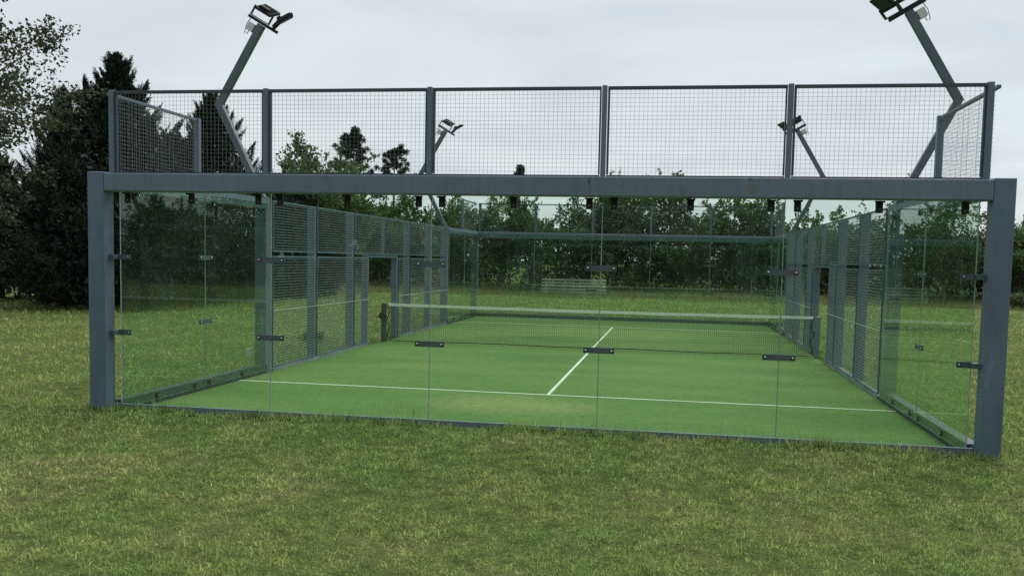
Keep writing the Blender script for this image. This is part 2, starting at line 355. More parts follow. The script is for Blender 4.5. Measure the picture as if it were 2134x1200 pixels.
# ------------------------------------------------------------------ ground
def gh(x, y):
    """lawn height"""
    h = 0.045 + 0.022 * np.sin(0.9 * x + 1.3) * np.cos(0.7 * y + 0.4) + 0.014 * np.sin(2.3 * x - 1.1 * y) + 0.008 * np.sin(5.1 * x + 3.3 * y + 1.0)
    far = np.clip((np.hypot(x, y - 10) - 16) / 20, 0, 1)
    h = h + far * (0.10 * np.sin(0.21 * x + 0.5) * np.sin(0.17 * y) - 0.03)
    d = np.maximum(np.abs(x) - 5.3, np.abs(y - 10.02) - 10.3)        # outside distance from the court slab
    k = np.clip(d / 0.9, 0, 1)
    h = np.where(d < 0.9, 0.058 + (h - 0.045) * (0.3 + 0.7 * k), h + 0.013)
    return h
def axis(fine0, fine1, step, lo, hi):
    a = list(np.arange(fine0, fine1 + 1e-6, step)); s = step; x = a[-1]
    while x < hi: s *= 1.22; x += s; a.append(x)
    s = step; x = a[0]; pre = []
    while x > lo: s *= 1.22; x -= s; pre.append(x)
    return np.array(pre[::-1] + a)
AX = axis(-11, 11, 0.25, -700, 700); AY = axis(-9, 23, 0.25, -400, 1100)
gx, gy = np.meshgrid(AX, AY); inside = (np.abs(gx) < 5.12) & (np.abs(gy - 10.03) < 10.12)
gz = np.where(inside, -0.15, gh(gx, gy)); GV = np.stack([gx.ravel(), gy.ravel(), gz.ravel()], 1)
nx, ny = len(AX), len(AY); ii = (np.arange(ny - 1)[:, None] * nx + np.arange(nx - 1)[None]).ravel()
lawn = link('lawn', np_mesh('lawn', GV, np.stack([ii, ii + 1, ii + 1 + nx, ii + nx], 1), M['lawn'], smooth=True)); tag(lawn, kind='structure')

court = MB().box((-5.0, 0.02, -0.12), (5.0, 20.08, 0.0)).build('court_floor', M['turf']); tag(court, kind='structure')
for nm, a, b in (('service_line', (-5.0, 3.0), (5.0, 3.05)), ('service_line', (-5.0, 16.93), (5.0, 16.98)), ('centre_line', (-0.025, 3.0505), (0.025, 16.9295))):
    MB().box((a[0], a[1], 0.001), (b[0], b[1], 0.005)).build(nm, M['line'], court)

# ------------------------------------------------------------------ end walls (portal frame, glass, mesh)
plate_long = MB().box((-0.178, -0.009, -0.033), (0.178, 0, 0.033)).mesh('joint_plate', M['plate'])
plate_short = MB().box((-0.09, -0.009, -0.033), (0.09, 0, 0.033)).mesh('end_bracket', M['plate'])
boltm = bolt_mesh('bolt'); boltx = bolt_mesh('bolt_sideways', axis='x')
clampm = MB().box((-0.037, -0.022, -0.11), (0.037, 0.0, 0.02)).box((-0.05, -0.06, 0.0), (0.05, -0.0225, 0.018)).mesh('top_clamp', M['black'])
def pane(name, a, b, thin, parent):
    """glass slab; 'thin' axis index: its two broad faces are clear, the rest is the ground edge"""
    e = [1] * 6
    if thin == 1: e[2] = e[4] = 0
    else: e[3] = e[5] = 0
    return MB().box(a, b, edge=e).build(name, [M['glass'], M['edge']], parent)
def end_wall(loc, rz, label, seed):
    t = empty('glass_end_wall', loc, rz); tag(t, label, 'glass wall', 'glass end walls of the court')
    for s in (-1, 1):
        a, b = sorted((s * 5.062, s * 5.278))
        bevel(MB().box((a, -0.2, -0.15), (b, 0.0, 2.985)).build('corner_post', M['post'], t), 0.012)
    bevel(MB().box((-5.06, -0.197, 2.752), (5.06, -0.003, 2.968)).build('beam', M['beam'], t), 0.012)
    MB().box((-5.055, -0.03, -0.14), (5.055, 0.014, 0.12)).build('base_rail', M['steel'], t)
    for i in range(5):
        x0 = -5 + 2 * i
        pane('glass_pane', (x0 + 0.005, 0.018, 0.06), (x0 + 1.995, 0.030, 2.9), 1, t)
        for xx in (x0 + 0.13, x0 + 0.98, x0 + 1.85):
            c = link('top_clamp', clampm, t); c.location = (xx, 0.014, 2.751 - 0.022); bo = link('bolt', boltm, c); bo.location = (0, -0.022, -0.07); bo.scale = (0.6, 1, 0.6)
    for i in range(1, 5): MB().box((-5 + 2 * i - 0.0045, 0.020, 0.125), (-5 + 2 * i + 0.0045, 0.029, 2.9)).build('joint_seal', M['seal'], t)
    for i in range(6):
        for z in (1.956, 1.015):
            if 0 < i < 5:
                c = link('joint_plate', plate_long, t); c.location = (-5 + 2 * i, 0.016, z)
                xs = (-0.148, 0.148)
            else:
                s = -1 if i == 0 else 1
                c = link('end_bracket', plate_short, t); c.location = (s * 4.94, 0.016, z); xs = (-s * 0.06,)
                MB().box((-0.045, -0.12, -0.028), (0.03, -0.0095, 0.028)).build('lug', M['plate'], c).location.x = s * 0.09
            for x in xs:
                bo = link('bolt', boltm, c); bo.location = (x, -0.009, 0)
    # upper mesh storey
    for i in range(6):
        w = 0.027 if 0 < i < 5 else 0.032
        xx = -5 + 2 * i
        MB().box((xx - w, -0.13, 2.9685), (xx + w, -0.06, 3.975)).build('mesh_post', M['steel'], t)
    for i in range(5):
        x0 = -5 + 2 * i + 0.037; x1 = -5 + 2 * i + 1.963
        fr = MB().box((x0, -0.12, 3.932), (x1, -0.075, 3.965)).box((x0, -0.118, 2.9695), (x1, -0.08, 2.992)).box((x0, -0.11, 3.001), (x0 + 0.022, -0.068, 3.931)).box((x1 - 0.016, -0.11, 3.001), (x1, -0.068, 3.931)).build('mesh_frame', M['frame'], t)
        grid_wires('wire_mesh', (0, -0.06, 0), (1, 0, 0), (0, 0, 1), x0, x1, 2.985, 3.94, 0.0488, 0.0023, M['wire'], fr, 0.0025, seed + i)
    return t
end_wall((0, 0, 0), 0, 'glass end wall under the large steel portal frame, nearest the viewer', 10)
end_wall((0, 20.1, 0), math.pi, 'glass end wall at the far side of the court, behind the net', 30)

# ------------------------------------------------------------------ side fences
def side_fence(loc, rz, label, seed):
    t = empty('side_fence', loc, rz); tag(t, label, 'fence', 'side fences of the court')
    # local frame: court at +x of x=0, y along the court 0..20.1
    def rect_panel(y0, y1, z0, z1, sd_):
        fr = MB().box((-0.03, y0, z0), (-0.005, y1, z0 + 0.03)).box((-0.03, y0, z1 - 0.03), (-0.005, y1, z1)).box((-0.03, y0, z0 + 0.0305), (-0.005, y0 + 0.025, z1 - 0.0305)).box((-0.03, y1 - 0.025, z0 + 0.0305), (-0.005, y1, z1 - 0.0305)).build('mesh_frame', M['steel'], t)
        grid_wires('wire_mesh', (-0.002, 0, 0), (0, 1, 0), (0, 0, 1), y0 + 0.01, y1 - 0.01, z0 + 0.01, z1 - 0.01, 0.0488, 0.0026, M['sidewire'], fr, 0.0008, sd_, 0.0048)
    for (a, b) in ((0.045, 4.0), (16.1, 20.055)):
        mid = (a + b) / 2
        for (p, q) in ((a, mid - 0.004), (mid + 0.004, b)): pane('glass_pane', (-0.012, p, 0.05), (0.0, q, 2.88), 0, t)
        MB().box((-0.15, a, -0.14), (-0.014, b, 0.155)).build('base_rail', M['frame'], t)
        MB().box((-0.19, a - 0.04, 2.79), (-0.014, b, 2.966)).build('side_beam', M['beam'], t)
        for z in (1.956, 1.015):
            c = MB().box((0.0005, -0.178, -0.033), (0.009, 0.178, 0.033)).build('joint_plate', M['plate'], t); c.location = (0, mid, z)
            for y in (-0.148, 0.148):
                bo = link('bolt', boltx, c); bo.location = (0.009, y, 0)
        for y in (a + 0.75, a + 1.7, a + 2.1, a + 3.1):
            c = MB().box((0.001, -0.03, -0.035), (0.012, 0.03, 0.035)).build('base_clamp', M['black'], t); c.location = (0, y, 0.10)
            bo = link('bolt', boltx, c); bo.location = (0.012, 0, 0.0); bo.scale = (0.6, 0.7, 0.7)
        for y in (a + 0.35, a + 1.7, a + 2.2, a + 3.5):
            c = MB().box((0.0005, -0.035, -0.07), (0.018, 0.035, 0.0)).build('top_clamp', M['black'], t); c.location = (0, y, 2.80)
            bo = link('bolt', boltx, c); bo.location = (0.018, 0, -0.06); bo.scale = (0.8, 0.8, 0.8)
    for y in (4.1, 16.0):
        bevel(MB().box((-0.235, y - 0.1, -0.15), (-0.032, y + 0.1, 2.97)).build('main_post', M['post'], t), 0.01)
    for y in (6.05, 8.05, 12.05, 14.05):
        MB().box((-0.17, y - 0.05, -0.12), (-0.032, y + 0.05, 2.955)).build('fence_post', M['steel'], t)
    for y in (9.0, 11.1):
        bevel(MB().box((-0.17, y - 0.055, -0.12), (-0.032, y + 0.055, 2.06)).build('door_post', M['steel'], t), 0.006)
    MB().box((-0.09, 10.02, 2.065), (-0.032, 10.08, 2.95)).build('short_post', M['steel'], t)
    MB().box((-0.16, 9.058, 2.0), (-0.034, 11.042, 2.06)).build('door_lintel', M['steel'], t)
    lower = [(4.21, 5.995), (6.105, 7.995), (8.105, 8.94), (11.16, 11.995), (12.105, 13.995), (14.105, 15.89)]
    upper = [(4.21, 5.995), (6.105, 7.995), (8.105, 10.015), (10.085, 11.995), (12.105, 13.995), (14.105, 15.89)]
    for i, (a, b) in enumerate(lower): rect_panel(a, b, 0.06, 2.0, seed + i)
    for i, (a, b) in enumerate(upper): rect_panel(a, b, 2.07, 2.95, seed + 10 + i)
    for (a, b) in ((4.205, 8.94), (11.16, 15.895)):
        MB().box((-0.17, a, -0.12), (-0.001, b, 0.045)).build('base_ledge', M['ledge'], t)
        MB().tube([(0.006, a, 1.05), (0.006, b, 1.05)], 0.006, 6).build('tension_rod', M['rod'], t)
        for y in np.arange(a + 0.5, b, 1.9):
            c = MB().box((-0.05, y - 0.05, 0.0455), (-0.01, y + 0.05, 0.06)).box((-0.05, y - 0.012, 0.0605), (-0.028, y + 0.012, 0.085)).build('anchor_bolt', M['rod'], t)
    # raised mesh wing above the first two metres at each end
    for (a, b, pe) in ((-0.03, 2.0, 2.0), (18.1, 20.13, 18.1)):
        y0, y1 = (a + 0.005, pe - 0.04) if pe < 5 else (pe + 0.04, b - 0.005)
        MB().box((-0.15, pe - 0.035, 2.9675), (-0.07, pe + 0.035, 3.975)).build('mesh_post', M['steel'], t)
        fr = MB().box((-0.13, y0, 3.93), (-0.09, y1, 3.965)).box((-0.13, y0, 2.9675), (-0.09, y1, 2.995)).build('mesh_frame', M['steel'], t)
        grid_wires('wire_mesh', (-0.085, 0, 0), (0, 1, 0), (0, 0, 1), y0, y1, 2.98, 3.95, 0.0488, 0.0023, M['wire'], fr, 0.001, seed + 40 + int(pe))
    # small white switch box on the main post
    for y in (4.1,):
        MB().box((-0.31, y - 0.26, 0.28), (-0.25, y - 0.16, 0.42)).box((-0.29, y - 0.215, -0.05), (-0.27, y - 0.195, 0.2795)).build('switch_box', M['whitebox'], t)
    return t
side_fence((-5.0, 0, 0), 0, 'side fence of steel mesh and glass, in front of the dark cypress trees', 100)
side_fence((5.0, 20.1, 0), math.pi, 'side fence of steel mesh and glass, on the side away from the cypress trees', 200)

# ------------------------------------------------------------------ floodlight masts
def mast(loc, rz, label):
    t = empty('floodlight_mast', loc, rz); tag(t, label, 'floodlight', 'floodlight masts around the court')
    # local frame: mast leans to -x and returns over the court (+x)
    P0, P1, P2 = Vector((-0.135, 0, 2.971)), Vector((-0.93, 0, 4.55)), Vector((-0.16, 0, 5.86))
    h = 0.056
    def quadring(p, d):
        n = Vector((d.z, 0, -d.x)).normalized(); return [p + n * a + Vector((0, b, 0)) for a, b in ((-h, -0.05), (h, -0.05), (h, 0.05), (-h, 0.05))]
    d1 = (P1 - P0).normalized(); d2 = (P2 - P1).normalized(); dm = (d1 + d2).normalized()
    r0 = quadring(P0, Vector((0, 0, 1))); r2 = quadring(P2, d2)
    nm = Vector((dm.z, 0, -dm.x)); k = h / max(0.3, abs(nm.dot(Vector((d1.z, 0, -d1.x)))))
    r1 = [P1 + nm * (a * k) + Vector((0, b, 0)) for a, b in ((-1, -0.05), (1, -0.05), (1, 0.05), (-1, 0.05))]
    vv = [tuple(v) for r in (r0, r1, r2) for v in r]
    b = MB(); b.v = vv
    for i in (0, 4):
        for j in range(4): b.f.append((i + j, i + (j + 1) % 4, i + 4 + (j + 1) % 4, i + 4 + j)); b.m.append(0)
    b.f += [(3, 2, 1, 0), (8, 9, 10, 11)]; b.m += [0, 0]
    b.build('pole', M['pole'], t)
    MB().box((-0.235, -0.1, 2.9712), (-0.032, 0.1, 2.99)).build('foot_plate', M['steel'], t)
    c = Vector((d2.z, 0, -d2.x))                                   # across the top of the pole, inward and down
    cb0, cb1 = P2 + d2 * 0.03 - c * 0.28, P2 + d2 * 0.03 + c * 0.30
    MB().bar(cb0, cb1, 0.06, 0.05, up=d2).build('crossbar', M['lamp'], t)
    MB().box((-0.055, -0.06, -0.07), (0.055, 0.06, 0.07)).build('junction_box', M['whitebox'], t).matrix_local = Matrix.Translation(P2 - d2 * 0.12 - c * 0.14) @ d2.to_track_quat('Z', 'Y').to_matrix().to_4x4()
    pc = cb0 + c * 0.05; pj = P2 - d2 * 0.2 - c * 0.16
    MB().tube([pc - d2 * 0.02, pc - d2 * 0.14 - c * 0.02, pj - d2 * 0.06 - c * 0.05, pj - d2 * 0.05, pj + d2 * 0.02], 0.007, 5).build('cable', M['wire'], t)
    def flood(base, wdir, ldir, bdir):
        """base: mount point on the crossbar; wdir: width axis; bdir: bracket direction; ldir: along the body"""
        def frame(w, l, o):
            w = w.normalized(); l = l.normalized(); n = w.cross(l).normalized(); l = n.cross(w).normalized()
            return Matrix(((w.x, l.x, n.x, o.x), (w.y, l.y, n.y, o.y), (w.z, l.z, n.z, o.z), (0, 0, 0, 1)))
        hb = MB().box((-0.155, -0.05, -0.026), (0.155, 0.24, 0.02))
        for i in range(8): hb.box((-0.13 + i * 0.0355, -0.03, 0.0205), (-0.123 + i * 0.0355, 0.21, 0.04))
        hb.box((-0.09, -0.02, 0.0405), (0.09, 0.05, 0.07))
        o = bevel(hb.build('floodlight', M['lamp'], t), 0.006, 1); mh = frame(wdir, ldir, base + bdir.normalized() * 0.16); o.matrix_local = mh
        br = MB().box((-0.19, 0.0, -0.02), (0.19, 0.016, 0.02)).box((-0.19, 0.0165, -0.02), (-0.174, 0.18, 0.02)).box((0.174, 0.0165, -0.02), (0.19, 0.18, 0.02)).build('bracket', M['lamp'], o)
        br.matrix_local = mh.inverted() @ frame(wdir, bdir, base)
        MB().box((-0.13, 0.0, -0.032), (0.13, 0.22, -0.0265)).build('lens', M['lens'], o)
    flood(cb0 + c * 0.20 + d2 * 0.03, c, d2 * 0.42 + Vector((0, 0.9, 0)), d2)
    flood(cb1 - c * 0.10 + d2 * 0.03, Vector((0.40, -0.88, -0.10)), Vector((0.80, 0.30, 0.52)), Vector((0.62, 0.25, 0.74)))
    return t
M['lens'] = paint('lamp_lens', (0.03, 0.034, 0.036), 0.55, 0.1)
mast((-5, 4.1, 0), 0, 'bent floodlight mast in front of the cypress trees, nearer the viewer')
mast((-5, 16.0, 0), 0, 'bent floodlight mast at the far corner beside the pine tops')
mast((5, 4.1, 0), math.pi, 'bent floodlight mast whose lamps are cut by the top of the picture')
mast((5, 16.0, 0), math.pi, 'bent floodlight mast at the far corner away from the cypress trees')

# ------------------------------------------------------------------ net
net = empty('court_net', (0, 10.05, 0)); tag(net, 'black court net with white top tape stretched between two posts', 'net')
def sag(x): return 0.895 + 0.022 * (x / 4.9) ** 2
xs = np.linspace(-4.9, 4.9, 25); b = MB(); 
for i, x in enumerate(xs):
    z = sag(x) ; w = 0.004 * math.sin(3.1 * x)
    for yy, zz_ in ((-0.014, z - 0.062 + w), (0.014, z - 0.062 + w), (0.012, z), (-0.012, z)): b.v.append((x, yy, zz_))
for i in range(24):
    for j in range(4): b.f.append((4 * i + j, 4 * i + (j + 1) % 4, 4 * i + 4 + (j + 1) % 4, 4 * i + 4 + j)); b.m.append(0)
b.f += [(3, 2, 1, 0), (96, 97, 98, 99)]; b.m += [0, 0]
b.build('top_tape', M['tape'], net)
V = []; F = []
def strip(p, q, th):
    o = len(V); p = np.array(p); q = np.array(q); d = (q - p) / np.linalg.norm(q - p); s1 = np.cross(d, (0, 1, 0)); s1 /= np.linalg.norm(s1)
    for c in (p, q):
        for a, k in ((-1, -1), (1, -1), (1, 1), (-1, 1)): V.append(c + s1 * a * th / 2 + np.array((0, k * th / 2, 0)))
    for f in ((0, 1, 5, 4), (1, 2, 6, 5), (2, 3, 7, 6), (3, 0, 4, 7)): F.append([i + o for i in f])
rg = np.random.default_rng(3)
for x in np.arange(-4.88, 4.89, 0.045): strip((x, 0, 0.03), (x, 0, sag(x) - 0.06), 0.0042)
for z in np.arange(0.05, 0.85, 0.045):
    for i in range(12): x0, x1 = -4.9 + i * 9.8 / 12, -4.9 + (i + 1) * 9.8 / 12; strip((x0, 0.002, z + (sag(x0) - 0.895)), (x1, 0.002, z + (sag(x1) - 0.895)), 0.0042)
tag(link('netting', np_mesh('netting', np.array(V), np.array(F), M['cord']), net), kind='stuff')
MB().tube([(x, 0, 0.03 + 0.006 * math.sin(2 * x)) for x in xs], 0.010, 6).build('bottom_rope', M['cord'], net)
for s in (-1, 1):
    p = bevel(MB().box((s * 5.0 - 0.055, -0.055, -0.02), (s * 5.0 + 0.055, 0.055, 0.915)).build('net_post', M['netpost'] if s < 0 else M['steel'], net), 0.008)
    if s < 0:
        MB().tube([(s * 5.0, -0.056, 0.62), (s * 5.0, -0.13, 0.62)], 0.09, 14).tube([(s * 5.0 - 0.02, -0.131, 0.62), (s * 5.0 - 0.02, -0.17, 0.62), (s * 5.0 - 0.14, -0.17, 0.58)], 0.014, 6).build('winch', M['cord'], net)
    cx_ = s * 4.91
    MB().tube([(cx_, -0.01, 0.88), (cx_ - s * 0.05, -0.03, 0.7), (cx_ + s * 0.02, -0.02, 0.5), (cx_ - s * 0.06, -0.02, 0.35), (cx_, -0.02, 0.18), (cx_ + s * 0.01, -0.03, 0.03)], 0.012, 6).build('tie_cord', M['cord'], net)

# ------------------------------------------------------------------ foliage generators
def leaf_quads(P, D, S, W, rg):
    """diamond leaves: centre P, long axis D (unit), length S, width ratio W"""
    n = len(P); r = rg.normal(size=(n, 3)); T = np.cross(D, r); T /= np.linalg.norm(T, axis=1, keepdims=True) + 1e-9
    S = S[:, None]; h = D * S * 0.5; w = T * S * W * 0.5
    V = np.stack([P - h, P + w, P + h, P - w], 1).reshape(-1, 3)
    return V, np.arange(4 * n).reshape(n, 4)
def unit(v): return v / (np.linalg.norm(v, axis=-1, keepdims=True) + 1e-9)
def branch(mb, p, q, r0, r1, rg, bend=0.12, k=5, seg=4):
    p = np.array(p, float); q = np.array(q, float); ln = np.linalg.norm(q - p); off = rg.normal(0, bend * ln, 3); off[2] *= 0.5
    pts = []; rad = []
    for i in range(seg + 1):
        t = i / seg; pts.append(tuple(p + (q - p) * t + off * math.sin(math.pi * t) * 0.6)); rad.append(r0 + (r1 - r0) * t)
    mb.tube(pts, rad, k)
def deciduous(seed, H, Rr, bole, nc, per, leaf, flat=0.75, thick=0.11, clr=(0.17, 0.34), droop=0.0, stems=1, low=0.0):
    rg = np.random.default_rng(seed); cz = (H + bole) / 2; rz = (H - bole) / 2
    ph = rg.uniform(0, 6.28, 4); C = []
    while len(C) < nc:
        d = unit(rg.normal(size=3)); rr = rg.uniform(0, 1) ** 0.42
        lump = 1 + 0.17 * math.sin(3 * math.atan2(d[1], d[0]) + ph[0]) + 0.13 * math.sin(5 * d[2] + ph[1] + 2 * math.atan2(d[1], d[0]))
        c = d * rr * lump * np.array([Rr, Rr, rz]) * 0.86
        if c[2] < -rz * 0.55 and rg.random() < 0.5 - low: continue
        C.append(c + np.array([0, 0, cz]))
    C = np.array(C); cr_ = Rr * rg.uniform(clr[0], clr[1], nc)
    P = []; Dn = []
    for c, r in zip(C, cr_):
        m = int(per * (r / (Rr * 0.25)) ** 2); d = unit(rg.normal(size=(m, 3))); rad = r * rg.uniform(0.15, 1.12, m) ** 0.55
        p = c + d * rad[:, None] * np.array([1, 1, flat]); P.append(p)
        Dn.append(unit(d * 0.6 + rg.normal(size=(m, 3)) * 0.7 + np.array([0, 0, 0.15 - droop])))
    # loose outer sprays
    ns = nc * 3; s = C[rg.integers(0, nc, ns)]; dd = unit(s - np.array([0, 0, cz - rz * 0.3]) + rg.normal(size=(ns, 3)) * 0.8)
    for i in range(ns):
        m = int(per * 0.10) + 3; t = rg.uniform(0.5, 1.55, m)[:, None]; r = cr_[rg.integers(0, nc)]
        p = s[i] + dd[i] * t * r + rg.normal(0, 0.07 * r + 0.02, (m, 3)); P.append(p); Dn.append(unit(dd[i] + rg.normal(size=(m, 3)) * 0.8))
    P = np.concatenate(P); Dn = np.concatenate(Dn); k = P[:, 2] > 0.12; P = P[k]; Dn = Dn[k]
    S = leaf * rg.uniform(0.6, 1.35, len(P)); V, F = leaf_quads(P, Dn, S, 0.62, rg)
    mb = MB(); fork = bole + rz * 0.35
    for sidx in range(stems):
        b0 = np.array([rg.normal(0, 0.12 * (stems > 1)), rg.normal(0, 0.12 * (stems > 1)), -0.1]); top = np.array([rg.normal(0, 0.25), rg.normal(0, 0.25), fork + rz * 0.7])
        branch(mb, b0, top, thick * (1 if stems == 1 else 0.7), thick * 0.35, rg, 0.05, 7, 6)
        for j in rg.permutation(nc)[:max(6, int(34 / stems))]:
            z0 = rg.uniform(bole * 0.7, fork + rz * 0.4); t = (z0 + 0.1) / (top[2] + 0.1); st = b0 + (top - b0) * t
            branch(mb, st, C[j], thick * 0.33, 0.012, rg, 0.1, 5, 4)
    return (V, F), mb
def cypress(seed, H, Rr, skirt=0.9, leaders=1, n=1500, top_pow=0.85, lean=(0, 0)):
    rg = np.random.default_rng(seed); ph = rg.uniform(0, 6.28, 5)
    ld = [(0, 0, 1.0)] + [(rg.uniform(-0.28, 0.28) * Rr + 0.22 * Rr, rg.uniform(-0.2, 0.2) * Rr, rg.uniform(0.86, 0.96)) for _ in range(leaders - 1)]
    P = []; Dn = []; S = []
    def prof(h, ang):
        t = h / H
        f = (1 - t) ** top_pow * (0.62 + 0.38 * min(1, t / 0.14) ** 0.7)
        return Rr * 1.18 * f * (1 + 0.13 * math.sin(2 * ang + ph[0] + 3 * t) + 0.12 * math.sin(5 * ang + ph[1] + 9 * t) + 0.10 * math.sin(11 * t + ph[2] + ang))
    npl = max(30, n // 17)
    for i in range(npl):                                              # plumes: upswept branch ends of many small sprays
        lx, ly, lh = ld[rg.integers(0, len(ld))] if rg.random() < 0.45 else ld[0]
        Hh = H * lh; t = (i + rg.random()) / npl; t = t ** 1.05 * 0.97; h = skirt + (Hh - skirt) * t; ang = i * 2.399 + rg.normal(0, 0.3)
        r = prof(t * H, ang) * (1.0 if lh == 1.0 else 0.72) * rg.uniform(0.72, 1.16)
        cx, cyy = lx * t ** 1.5 + lean[0] * t, ly * t ** 1.5 + lean[1] * t
        up = 0.25 + 1.3 * t + rg.normal(0, 0.2)
        if h < skirt + 1.0: up = -0.3 + rg.normal(0, 0.15)
        d = unit(np.array([math.cos(ang), math.sin(ang), up])); Lp = min(r * 1.1 + 0.5, (0.5 + 2.0 * (1 - t)) * rg.uniform(0.75, 1.2))
        tip = np.array([cx + math.cos(ang) * r, cyy + math.sin(ang) * r, h + rg.normal(0, 0.1)]); k = 30
        q = rg.uniform(0, 1, k) ** 0.8; q[0] = 1.0; q[1] = 0.93
        off = rg.normal(size=(k, 3)); off -= (off @ d)[:, None] * d; off = unit(off) * (rg.uniform(0.2, 1, (k, 1)) * (1.04 - q)[:, None] * (0.24 + 0.13 * (1 - t)) * Lp)
        st = tip - d * Lp * (1 - q)[:, None] + off; st[:, 2] += 0.2 * Lp * q ** 2
        for j in range(k):
            dj = unit(d + off[j] / Lp * 1.6 + np.array([0, 0, 0.25 + 0.3 * t]) + rg.normal(0, 0.12, 3)); Ls = (0.30 + 0.26 * (1 - q[j])) * rg.uniform(0.7, 1.3); m = 13
            u = np.linspace(0, 1, m); ax = st[j] + dj * (Ls * u)[:, None]; side = unit(np.cross(dj, rg.normal(size=3))); sg = np.where(np.arange(m) % 2, 1, -1)[:, None]
            P.append(ax + side * sg * (0.16 * Ls * (1 - u) + 0.012)[:, None]); Dn.append(unit(dj + side * sg * 0.6 + rg.normal(size=(m, 3)) * 0.2)); S.append((0.07 + 0.16 * Ls * (1 - 0.5 * u)) * rg.uniform(0.8, 1.2, m))
    for (lx, ly, lh) in ld:                                           # leading shoots
        for j in range(7):
            m = 14; q = np.linspace(0, 1, m); base = np.array([lx * 0.95 + lean[0], ly * 0.95 + lean[1], H * lh - 0.7 + rg.uniform(-0.5, 0.0)]) + rg.normal(0, 0.06, 3)
            d = unit(np.array([rg.normal(0, 0.2), rg.normal(0, 0.2), 1])); ax = base + d * (q * rg.uniform(0.5, 0.95))[:, None]
            P.append(ax + rg.normal(0, 0.03, (m, 3)) * (1.2 - q)[:, None]); Dn.append(unit(d + rg.normal(size=(m, 3)) * 0.45)); S.append(0.22 * (1.15 - q))
    m = int(n * 5.5); h = skirt + (H - skirt) * rg.uniform(0, 1, m) ** 1.25; ang = rg.uniform(0, 6.28, m)         # inner foliage
    r = np.array([prof(a, b) for a, b in zip(h, ang)]) * 0.78 * rg.uniform(0, 1, m) ** 0.4
    P.append(np.stack([np.cos(ang) * r + lean[0] * h / H, np.sin(ang) * r + lean[1] * h / H, h], 1)); Dn.append(unit(rg.normal(size=(m, 3)) + np.array([0, 0, 0.6]))); S.append(rg.uniform(0.16, 0.34, m))
    P = np.concatenate(P); Dn = np.concatenate(Dn); S = np.concatenate(S); V, F = leaf_quads(P, Dn, S, np.where(S > 0.3, 0.4, 0.27)[:, None], rg)
    mb = MB(); branch(mb, (0, 0, -0.1), (lean[0] * 0.9, lean[1] * 0.9, H * 0.9), 0.17, 0.03, rg, 0.01, 7, 6)
    for (lx, ly, lh) in ld[1:]: branch(mb, (0, 0, H * 0.4), (lx, ly, H * lh * 0.93), 0.08, 0.015, rg, 0.04, 5, 4)
    return (V, F), mb
def pine(seed, H, crown, Rr):
    rg = np.random.default_rng(seed); P = []; Dn = []; mb = MB(); branch(mb, (0, 0, -0.2), (0, 0, H - 0.3), 0.26, 0.05, rg, 0.004, 7, 8)
    z = H - 0.3; k = 0
    while z > H - crown:
        t = (H - z) / crown; ln = Rr * (0.18 + 0.82 * t ** 0.75)
        for j in range(5):
            a = rg.uniform(0, 6.28); l = ln * rg.uniform(0.55, 1.15); e = np.array([math.cos(a) * l, math.sin(a) * l, z + l * 0.62 + rg.normal(0, 0.25)])
            branch(mb, (0, 0, z), e, 0.06, 0.015, rg, 0.08, 4, 3)
            for q in np.linspace(0.42, 1.0, 4):
                m = 85; c = np.array([0, 0, z]) * (1 - q) + e * q + rg.normal(0, 0.12, 3); d = unit(rg.normal(size=(m, 3)) + np.array([0, 0, 0.5])); rr = 0.38 * rg.uniform(0.2, 1.0, m) * (0.65 + 0.5 * q)
                P.append(c + d * rr[:, None]); Dn.append(d)
        z -= rg.uniform(0.8, 1.25); k += 1
    for q in range(4):
        m = 60; d = unit(rg.normal(size=(m, 3)) + np.array([0, 0, 0.8])); P.append(np.array([0, 0, H - 0.1 - q * 0.35]) + d * rg.uniform(0.05, 0.45, (m, 1))); Dn.append(d)
    P = np.concatenate(P); Dn = np.concatenate(Dn); V, F = leaf_quads(P, Dn, rg.uniform(0.25, 0.45, len(P)), 0.3, rg)
    return (V, F), mb
def plant_tree(name, gen, x, y, m, bark, label, cat='tree', group=None, crown='crown', rz=0.0, z=None, sc=1.0):
    t = empty(name, (x, y, float(gh(np.array(x), np.array(y))) - 0.03 if z is None else z), rz); t.scale = (sc,) * 3; tag(t, label, cat, group)
    (V, F), mb = gen
    link(crown, np_mesh(crown, V, F, m), t); mb.build('trunk', bark, t)
    return t

# ------------------------------------------------------------------ cypress group and the tree at the picture's edge
CYG = 'dark cypress trees beside the court'
plant_tree('cypress_tree', cypress(1, 8.9, 4.8, 0.4, 2, 4200, 1.08), -17.9, 18.6, M['cypress'], M['bark'], 'tallest dark cypress with a forked feathery top, behind the nearer corner post', 'tree', CYG, rz=2.9)
plant_tree('cypress_tree', cypress(2, 8.2, 3.1, 0.6, 1, 2200, 1.0, (0.1, 0)), -21.9, 21.0, M['cypress'], M['bark'], 'slimmer dark cypress just outside the tallest forked one', 'tree', CYG)
plant_tree('cypress_tree', cypress(3, 5.6, 2.9, 0.5, 1, 1100, 0.8), -24.3, 20.5, M['cypress'], M['bark'], 'low dark cypress under the loose leafy tree at the picture edge', 'tree', CYG)
plant_tree('cypress_tree', cypress(4, 7.2, 3.5, 0.3, 1, 1900, 0.8), -20.4, 26.0, M['cypress'], M['bark'], 'small dark cypress in the gap between the two tall ones', 'tree', CYG)
plant_tree('cypress_tree', cypress(5, 8.6, 4.5, 0.2, 1, 3400, 1.0), -17.6, 24.4, M['cypress'], M['bark'], 'pointed dark cypress behind the bend of the nearer floodlight mast', 'tree', CYG)
